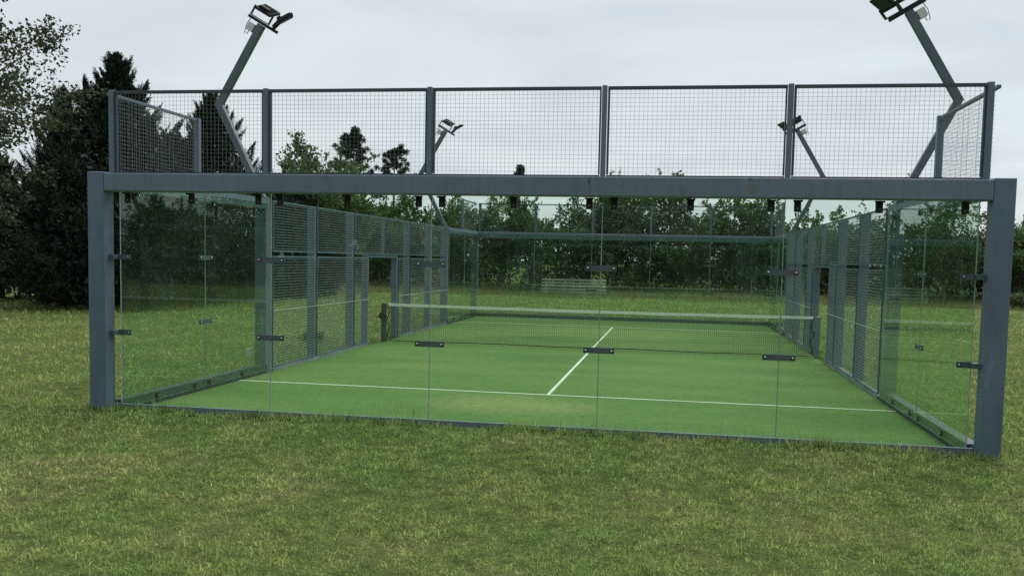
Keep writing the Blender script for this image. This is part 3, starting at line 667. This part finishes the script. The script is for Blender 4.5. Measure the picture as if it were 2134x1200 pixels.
plant_tree('cypress_tree', cypress(6, 5.0, 2.6, 0.15, 1, 1400, 0.55), -15.4, 28.3, M['cypress'], M['bark'], 'squat rounded cypress seen through the first mesh bay of the fence', 'tree', CYG)
plant_tree('leafy_tree', deciduous(11, 11.4, 4.35, 1.6, 125, 560, 0.115, 0.9, 0.2, (0.10, 0.24), 0.15), -18.3, 10.0, M['leafA'], M['bark'], 'loose grey-green leafy tree cut by the picture edge beside the cypresses', 'tree')

# ------------------------------------------------------------------ hedgerow trees beyond the field
HG = 'hedgerow trees beyond the field'
rows = [  # x, y, H, R, bole, material, seed, clumps, leaves per clump, label
    (-17.2, 34.5, 7.5, 3.3, 0.8, 'leafC', 21, 34, 230, 'rounded mid-green tree peeking over the beam beside the cypresses'),
    (-21.5, 50.0, 6.6, 3.0, 0.6, 'leafD', 22, 30, 190, 'dark tree between the rounded green one and the bright yellow-green one'),
    (-17.9, 47.0, 6.3, 2.3, 0.9, 'leafC', 23, 28, 190, 'bright yellow-green tree seen above the fence top near its gate'),
    (-16.2, 52.0, 6.4, 2.6, 0.8, 'leafD', 24, 30, 170, 'dull brown-green tree beside the bright yellow-green one'),
    (-13.5, 50.0, 6.2, 2.6, 1.0, 'leafB', 25, 26, 150, 'loose open tree behind the far floodlight mast on the cypress side'),
    (-10.6, 51.5, 6.8, 2.7, 1.2, 'leafB', 26, 28, 150, 'open-crowned tree behind the far corner of the court on the cypress side'),
    (-8.0, 49.0, 5.9, 2.3, 0.7, 'leafC', 27, 26, 170, 'light green tree standing just past the end of the wooden rail crib'),
    (-4.3, 52.0, 6.5, 2.8, 0.4, 'leafD', 28, 32, 190, 'dark dense tree behind the wooden rail crib'),
    (-0.3, 52.5, 8.6, 3.3, 0.4, 'leafD', 29, 40, 200, 'tallest hedgerow tree, poking above the beam in the middle'),
    (3.2, 50.5, 5.3, 2.3, 0.3, 'leafD', 30, 26, 170, 'lower dark tree beside the tallest hedgerow tree'),
    (5.7, 52.0, 6.5, 2.5, 0.3, 'leafB', 31, 30, 170, 'spiky green tree against the sky behind the far glass wall'),
    (8.3, 51.0, 6.2, 2.3, 0.3, 'leafB', 32, 28, 170, 'green tree behind the far corner away from the cypresses'),
    (11.6, 53.0, 6.4, 2.2, 0.5, 'leafB', 33, 24, 120, 'thin wispy tree behind the far floodlight mast away from the cypresses'),
    (14.2, 55.0, 4.9, 2.5, 0.2, 'leafD', 34, 26, 170, 'low dark tree behind the fence gate away from the cypresses'),
    (17.0, 48.0, 7.3, 3.5, 0.5, 'leafD', 35, 34, 170, 'wide spreading tree seen through the side glass away from the cypresses'),
    (20.5, 54.0, 4.5, 2.5, 0.2, 'leafD', 36, 26, 170, 'low bushy tree in the dip beside the spreading tree'),
    (23.2, 50.0, 5.3, 2.4, 0.2, 'leafB', 37, 28, 170, 'green tree behind the corner post away from the cypresses'),
    (26.2, 51.0, 6.3, 2.8, 0.2, 'leafD', 38, 32, 170, 'dark tree at the picture edge outside the corner post'),
]
for (x, y, H, Rr, bole, m, sd_, nc, per, lab) in rows:
    plant_tree('hedgerow_tree', deciduous(sd_, H * 1.03, Rr * 1.12, bole, int(nc * 1.35), int(per * 1.25), 0.21, 0.8, 0.12, (0.16, 0.33), 0.0, 2 if bole < 0.6 else 1, 0.3), x, y, M[m], M['palebark'] if sd_ in (25, 26) else M['bark'], lab, 'tree', HG)
# one continuous scrub layer under and behind those trees
rg = np.random.default_rng(77); P = []; Dn = []
for i in range(840):
    x = rg.uniform(-85, 75); y = (57 if i % 3 else 53.5) + rg.normal(0, 1.6) + abs(x) * 0.05; r = rg.uniform(0.9, 1.9); zc = rg.uniform(0.3, (3.6 if i % 3 else 1.9) + (3.5 if x < -27 else 0))
    m = 150; d = unit(rg.normal(size=(m, 3))); P.append(np.array([x, y, zc]) + d * (r * rg.uniform(0.3, 1.1, m) ** 0.5)[:, None]); Dn.append(unit(d + rg.normal(size=(m, 3)) * 0.8))
P = np.concatenate(P); Dn = np.concatenate(Dn); k = P[:, 2] > 0; V, F = leaf_quads(P[k], Dn[k], rg.uniform(0.18, 0.38, k.sum()), 0.62, rg)
tag(link('hedgerow_undergrowth', np_mesh('hedgerow_undergrowth', V, F, M['scrub'])), 'dark scrub filling the hedgerow under and behind the trees', 'undergrowth', kind='stuff')
# belt of trees behind the photographer: it is what the glass walls mirror
rg = np.random.default_rng(78); P = []; Dn = []
for i in range(640):
    x = rg.uniform(-70, 70); y = -44 + rg.normal(0, 2.0); top = 12.5 + 1.6 * math.sin(x * 0.35) + 1.2 * math.sin(x * 0.83 + 1); r = rg.uniform(1.2, 2.3); zc = rg.uniform(0.5, top)
    m = 140; d = unit(rg.normal(size=(m, 3))); P.append(np.array([x, y, zc]) + d * (r * rg.uniform(0.3, 1.1, m) ** 0.5)[:, None]); Dn.append(unit(d + rg.normal(size=(m, 3)) * 0.8))
P = np.concatenate(P); Dn = np.concatenate(Dn); k = P[:, 2] > 0; V, F = leaf_quads(P[k], Dn[k], rg.uniform(0.9, 1.7, k.sum()), 0.8, rg)
tag(link('mirrored_woodland', np_mesh('mirrored_woodland', V, F, M['scrub'])), 'dark wood behind the viewer, seen only mirrored in the glass', 'woodland', kind='stuff')
PG = 'far pines above the tree line'
plant_tree('pine_tree', pine(41, 16.9, 8.5, 3.7), -38.3, 95, M['pine'], M['bark'], 'broadest and tallest far pine top above the beam', 'pine', PG, crown='crown')
plant_tree('pine_tree', pine(42, 15.0, 6.5, 3.3), -33.0, 95, M['pine'], M['bark'], 'second far pine top, nearer the far floodlight', 'pine', PG)
plant_tree('pine_tree', pine(43, 14.6, 4.0, 1.2), -19.8, 110, M['pine'], M['bark'], 'tiny lone pine tip just above the middle of the beam', 'pine', PG)

# ------------------------------------------------------------------ low plants
plant_tree('ragged_shrub', deciduous(51, 1.0, 0.75, 0.05, 12, 90, 0.10, 0.8, 0.03, (0.25, 0.5), 0, 3), -18.3, 16.2, M['leafA'], M['bark'], 'ragged little shrub at the foot of the tallest cypress', 'shrub', crown='foliage')
plant_tree('weedy_shrub', deciduous(52, 0.30, 0.28, 0.02, 9, 50, 0.05, 0.8, 0.01, (0.25, 0.5), 0, 3), -6.2, 8.6, M['leafC'], M['bark'], 'small weedy shrub just outside the mesh fence before the gate', 'shrub', crown='foliage')
plant_tree('round_shrub', deciduous(53, 0.8, 0.7, 0.05, 12, 80, 0.10, 0.8, 0.03, (0.25, 0.5), 0, 3), 19.4, 38.5, M['leafD'], M['bark'], 'low round shrub in the field outside the corner post', 'shrub', crown='foliage')

# ------------------------------------------------------------------ wooden rail crib and the field fence
crib = empty('wooden_crib', (-4.1, 41.6, 0.0), R(6)); tag(crib, 'weathered grey wooden rail crib standing in the rough grass', 'rail crib')
rc = random.Random(5)
def plank(p, q, w, h): bevel(MB().bar(p, q, w, h).build('plank', M['wood'], crib), 0.006, 1)
for i in range(5):
    z = 0.14 + i * 0.185; d = rc.uniform(-0.012, 0.012)
    plank((-1.62 + rc.uniform(-0.04, 0.04), -0.5, z), (1.62 + rc.uniform(-0.04, 0.04), -0.5, z + d), 0.03, 0.105)
    plank((-1.88 + rc.uniform(-0.04, 0.04), 0.62, z - 0.03), (1.95, 0.62, z - 0.03 - d), 0.03, 0.105)
    plank((-1.66, -0.47, z), (-1.9, 0.58, z - 0.03), 0.03, 0.10); plank((1.66, -0.47, z), (1.97, 0.58, z - 0.03), 0.03, 0.10)
for x, h in ((-1.6, 0.98), (-1.2, 0.86), (-0.5, 0.9), (0.02, 0.93), (0.42, 0.9), (1.2, 0.84), (1.6, 0.97)):
    bevel(MB().box((x - 0.04, -0.47, 0), (x + 0.04, -0.40, h)).build('upright', M['wood'], crib), 0.006, 1)
fence = empty('wire_fence', (0, 46.0, 0)); tag(fence, 'old field fence of thin posts and plain wires before the hedgerow', 'fence')
prev = None
for i in range(26):
    x = -34 + i * 2.9 + rc.uniform(-0.4, 0.4); ln = rc.uniform(-0.05, 0.05); hh = rc.uniform(1.0, 1.3)
    MB().tube([(x, 0, -0.1), (x + ln, rc.uniform(-0.04, 0.04), hh)], [0.036, 0.032], 6).build('fence_post', M['fpost'], fence)
    if prev is not None:
        for z in (0.45, 0.72, 0.98): MB().tube([(prev, 0, z), ((prev + x) / 2, 0, z - 0.02), (x, 0, z)], 0.002, 3).build('fence_wire', M['fpost'], fence)
    prev = x

# ------------------------------------------------------------------ grass
def blades(P, H, Wd, rg, lean=0.6, bend=True):
    """P (n,3) roots; two-segment tapered blades (quad + tip triangle folded into 5 verts)"""
    n = len(P); a = rg.uniform(0, 6.283, n); ld = rg.uniform(0, 6.283, n); la = np.abs(rg.normal(0, lean, n))
    t = np.stack([np.cos(a), np.sin(a), np.zeros(n)], 1) * (Wd / 2)[:, None]; up = np.stack([np.cos(ld) * la, np.sin(ld) * la, np.ones(n)], 1); up = unit(up)
    up2 = unit(np.stack([np.cos(ld) * la * 2.2, np.sin(ld) * la * 2.2, np.ones(n) * 0.8], 1))
    mid = P + up * (H * 0.55)[:, None]; tip = mid + up2 * (H * 0.5)[:, None]
    if not bend:
        V = np.stack([P - t, P + t, P + up * H[:, None]], 1).reshape(-1, 3); return V, [np.arange(3 * n).reshape(n, 3)]
    V = np.stack([P - t, P + t, mid + t * 0.75, mid - t * 0.75, tip], 1).reshape(-1, 3); b = np.arange(n)[:, None] * 5
    return V, [np.concatenate([b + [0, 1, 2], b + [0, 2, 3], b + [3, 2, 4]], 1).reshape(-1, 3)]
rg = np.random.default_rng(9)
FWD = math.atan2(-math.sin(-0.15889 * -1), 1)                     # camera heading (towards -x a little)
def sample(d0, d1, dens, half=38):
    """points in a fan in front of the camera between distances d0 and d1, outside the court"""
    A = math.radians(half) * (d1 * d1 - d0 * d0); n = int(A * dens)
    d = np.sqrt(rg.uniform(d0 * d0, d1 * d1, n)); th = rg.uniform(-1, 1, n) * math.radians(half) + 0.189
    x = CAM[0] - np.sin(th) * d; y = CAM[1] + np.cos(th) * d
    k = ~((np.abs(x) < 5.08) & (y > -0.045) & (y < 20.15)); k &= ~((np.abs(np.abs(x) - 5.17) < 0.12) & (np.abs(y + 0.1) < 0.11))
    x, y = x[k], y[k]
    cl = np.sin(x * 7.1 + 1.7 * np.sin(y * 5.3)) * np.sin(y * 8.3 + 1.3 * np.sin(x * 6.1)) + 0.7 * np.sin(x * 2.3 + y * 1.1) * np.sin(y * 2.9 - x * 0.7)
    bare = np.exp(-(((x + 6.6) / 0.7) ** 2 + ((y - 1.3) / 0.9) ** 2)) + 0.8 * np.exp(-(((x + 0.6) / 0.5) ** 2 + ((y + 3.0) / 0.25) ** 2))
    tf = np.sin(x * 31 + 2.1 * np.sin(y * 23)) * np.sin(y * 37 + 1.9 * np.sin(x * 19))
    k = rg.random(len(x)) < np.clip(0.74 + 0.2 * cl + 0.34 * tf - 0.75 * bare, 0.06, 1)
    return x[k], y[k], cl[k]
VV = []; FF = []; off = 0
def add_blades(d0, d1, dens, hmean, wid, bend):
    global off
    x, y, cl = sample(d0, d1, dens); P = np.stack([x, y, gh(x, y) - 0.006], 1)
    tuf = np.sin(x * 31 + 2.1 * np.sin(y * 23)) * np.sin(y * 37 + 1.9 * np.sin(x * 19)); H = hmean * rg.gamma(5, 1 / 5, len(x)) * (1 + 0.2 * cl + 0.42 * tuf); H = np.clip(H, 0.010, 0.12); Wd = wid * rg.uniform(0.6, 1.4, len(x))
    V, F = blades(P, H, Wd, rg, 1.1 if bend else 1.5, bend); VV.append(V); FF.append(F[0] + off); off += len(V)
add_blades(4.6, 7.2, 7800, 0.027, 0.0064, True)
add_blades(7.2, 10.6, 4600, 0.029, 0.0088, True)
add_blades(10.6, 16, 1700, 0.04, 0.012, True)
add_blades(16, 27, 420, 0.055, 0.020, False)
add_blades(27, 48, 90, 0.07, 0.04, False)
tag(link('lawn_grass', np_mesh('lawn_grass', np.concatenate(VV), [np.concatenate(FF)], M['blade'])), 'short mown lawn grass with dry yellow patches', 'grass', kind='stuff')
# taller uncut fringe along the court edge
x = np.concatenate([rg.uniform(-5.3, 5.3, 5200), rg.choice([-4.1, -1.45, 0.2, 1.6, 2.4, 3.5, 4.0, -2.9], 2600) + rg.normal(0, 0.16, 2600)]); y = -0.05 - np.abs(rg.normal(0, 0.05, len(x)))
P = np.stack([x, y, gh(x, y) - 0.01], 1); H = 0.075 * rg.gamma(4, 0.25, len(x)) * (1 + 0.35 * np.sin(x * 2.1) + 0.25 * np.sin(x * 5.7 + 1)); H = np.clip(H, 0.02, 0.2)
V1, F1 = blades(P, H, 0.006 * rg.uniform(0.6, 1.4, len(x)), rg, 0.8, True)
xs_ = rg.choice([-4.45, -1.55, -1.35, 0.15, 2.0, 2.2, 2.7, 3.45, 4.2], 90) + rg.normal(0, 0.12, 90); ys_ = -0.06 - np.abs(rg.normal(0, 0.04, 90))
V2, F2 = blades(np.stack([xs_, ys_, gh(xs_, ys_)], 1), rg.uniform(0.14, 0.34, 90), np.full(90, 0.005), rg, 0.15, True)
ap = rg.uniform(0, 6.283, 900); rp = 0.13 + np.abs(rg.normal(0, 0.05, 900)); xp = rg.choice([-5.17, 5.17], 900) + np.cos(ap) * rp * 1.05; yp = -0.1 + np.sin(ap) * rp
V4, F4 = blades(np.stack([xp, yp, gh(xp, yp) - 0.01], 1), np.clip(0.07 * rg.gamma(4, 0.25, 900), 0.02, 0.17), 0.0065 * rg.uniform(0.6, 1.4, 900), rg, 0.5, True)
V2 = np.concatenate([V2, V4]); F2 = [np.concatenate([F2[0], F4[0] + 5 * 90])]
# fringe outside the long sides
ys3 = rg.uniform(0.2, 20, 9000); xs3 = rg.choice([-1, 1], 9000) * (5.27 + np.abs(rg.normal(0, 0.12, 9000)))
V3, F3 = blades(np.stack([xs3, ys3, gh(xs3, ys3) - 0.01], 1), 0.09 * rg.gamma(4, 0.25, 9000), 0.009 * rg.uniform(0.6, 1.4, 9000), rg, 0.4, False)
tag(link('edge_grass', np_mesh('edge_grass', np.concatenate([V1, V2, V3]), [np.concatenate([F1[0], F2[0] + len(V1), F3[0] + len(V1) + len(V2)])], M['blade'])), 'taller uncut grass and weed stalks along the foot of the court', 'grass', kind='stuff')
# rough meadow strip before the hedgerow
n = 105000; x = rg.uniform(-75, 75, n); e = 35.5 + 0.06 * x + 0.5 * np.sin(x * 0.5) + 0.3 * np.sin(1.7 * x); y = e + rg.uniform(0, 1, n) ** 1.3 * 22
cl = np.sin(x * 0.9 + 2 * np.sin(y * 0.7)) * np.sin(y * 1.3 + x * 0.4)
V, F = blades(np.stack([x, y, gh(x, y) - 0.02], 1), np.clip(0.22 * rg.gamma(5, 0.2, n) * (1 + 0.35 * cl), 0.05, 0.9), 0.03 * rg.uniform(0.5, 1.5, n), rg, 0.35, False)
tag(link('rough_grass', np_mesh('rough_grass', V, F, M['rough'])), 'rough unmown grass strip between the lawn and the hedgerow', 'grass', kind='stuff')

# a few dead leaves and bits blown onto the court
rg = np.random.default_rng(15); n = 70; P = np.stack([rg.uniform(-4.8, 4.8, n), 0.3 + rg.uniform(0, 1, n) ** 1.6 * 9, np.full(n, 0.009)], 1)
D_ = unit(np.stack([rg.normal(size=n), rg.normal(size=n), rg.normal(0, 0.12, n)], 1)); T_ = unit(np.cross(D_, np.array([0, 0, 1.0]) + rg.normal(0, 0.25, (n, 3)))); sz = rg.uniform(0.015, 0.045, n)[:, None]
V = np.stack([P - D_ * sz * 0.5, P + T_ * sz * 0.3, P + D_ * sz * 0.5, P - T_ * sz * 0.3], 1).reshape(-1, 3)
M['dead'] = leaf_mat('dead_leaf', [(0.0, (0.07, 0.05, 0.025)), (0.7, (0.2, 0.18, 0.08)), (1.0, (0.45, 0.45, 0.36))], 0.1)
tag(link('leaf_litter', np_mesh('leaf_litter', V, np.arange(4 * n).reshape(n, 4), M['dead'])), 'scattered dead leaves and specks on the green court', 'leaf litter', kind='stuff')
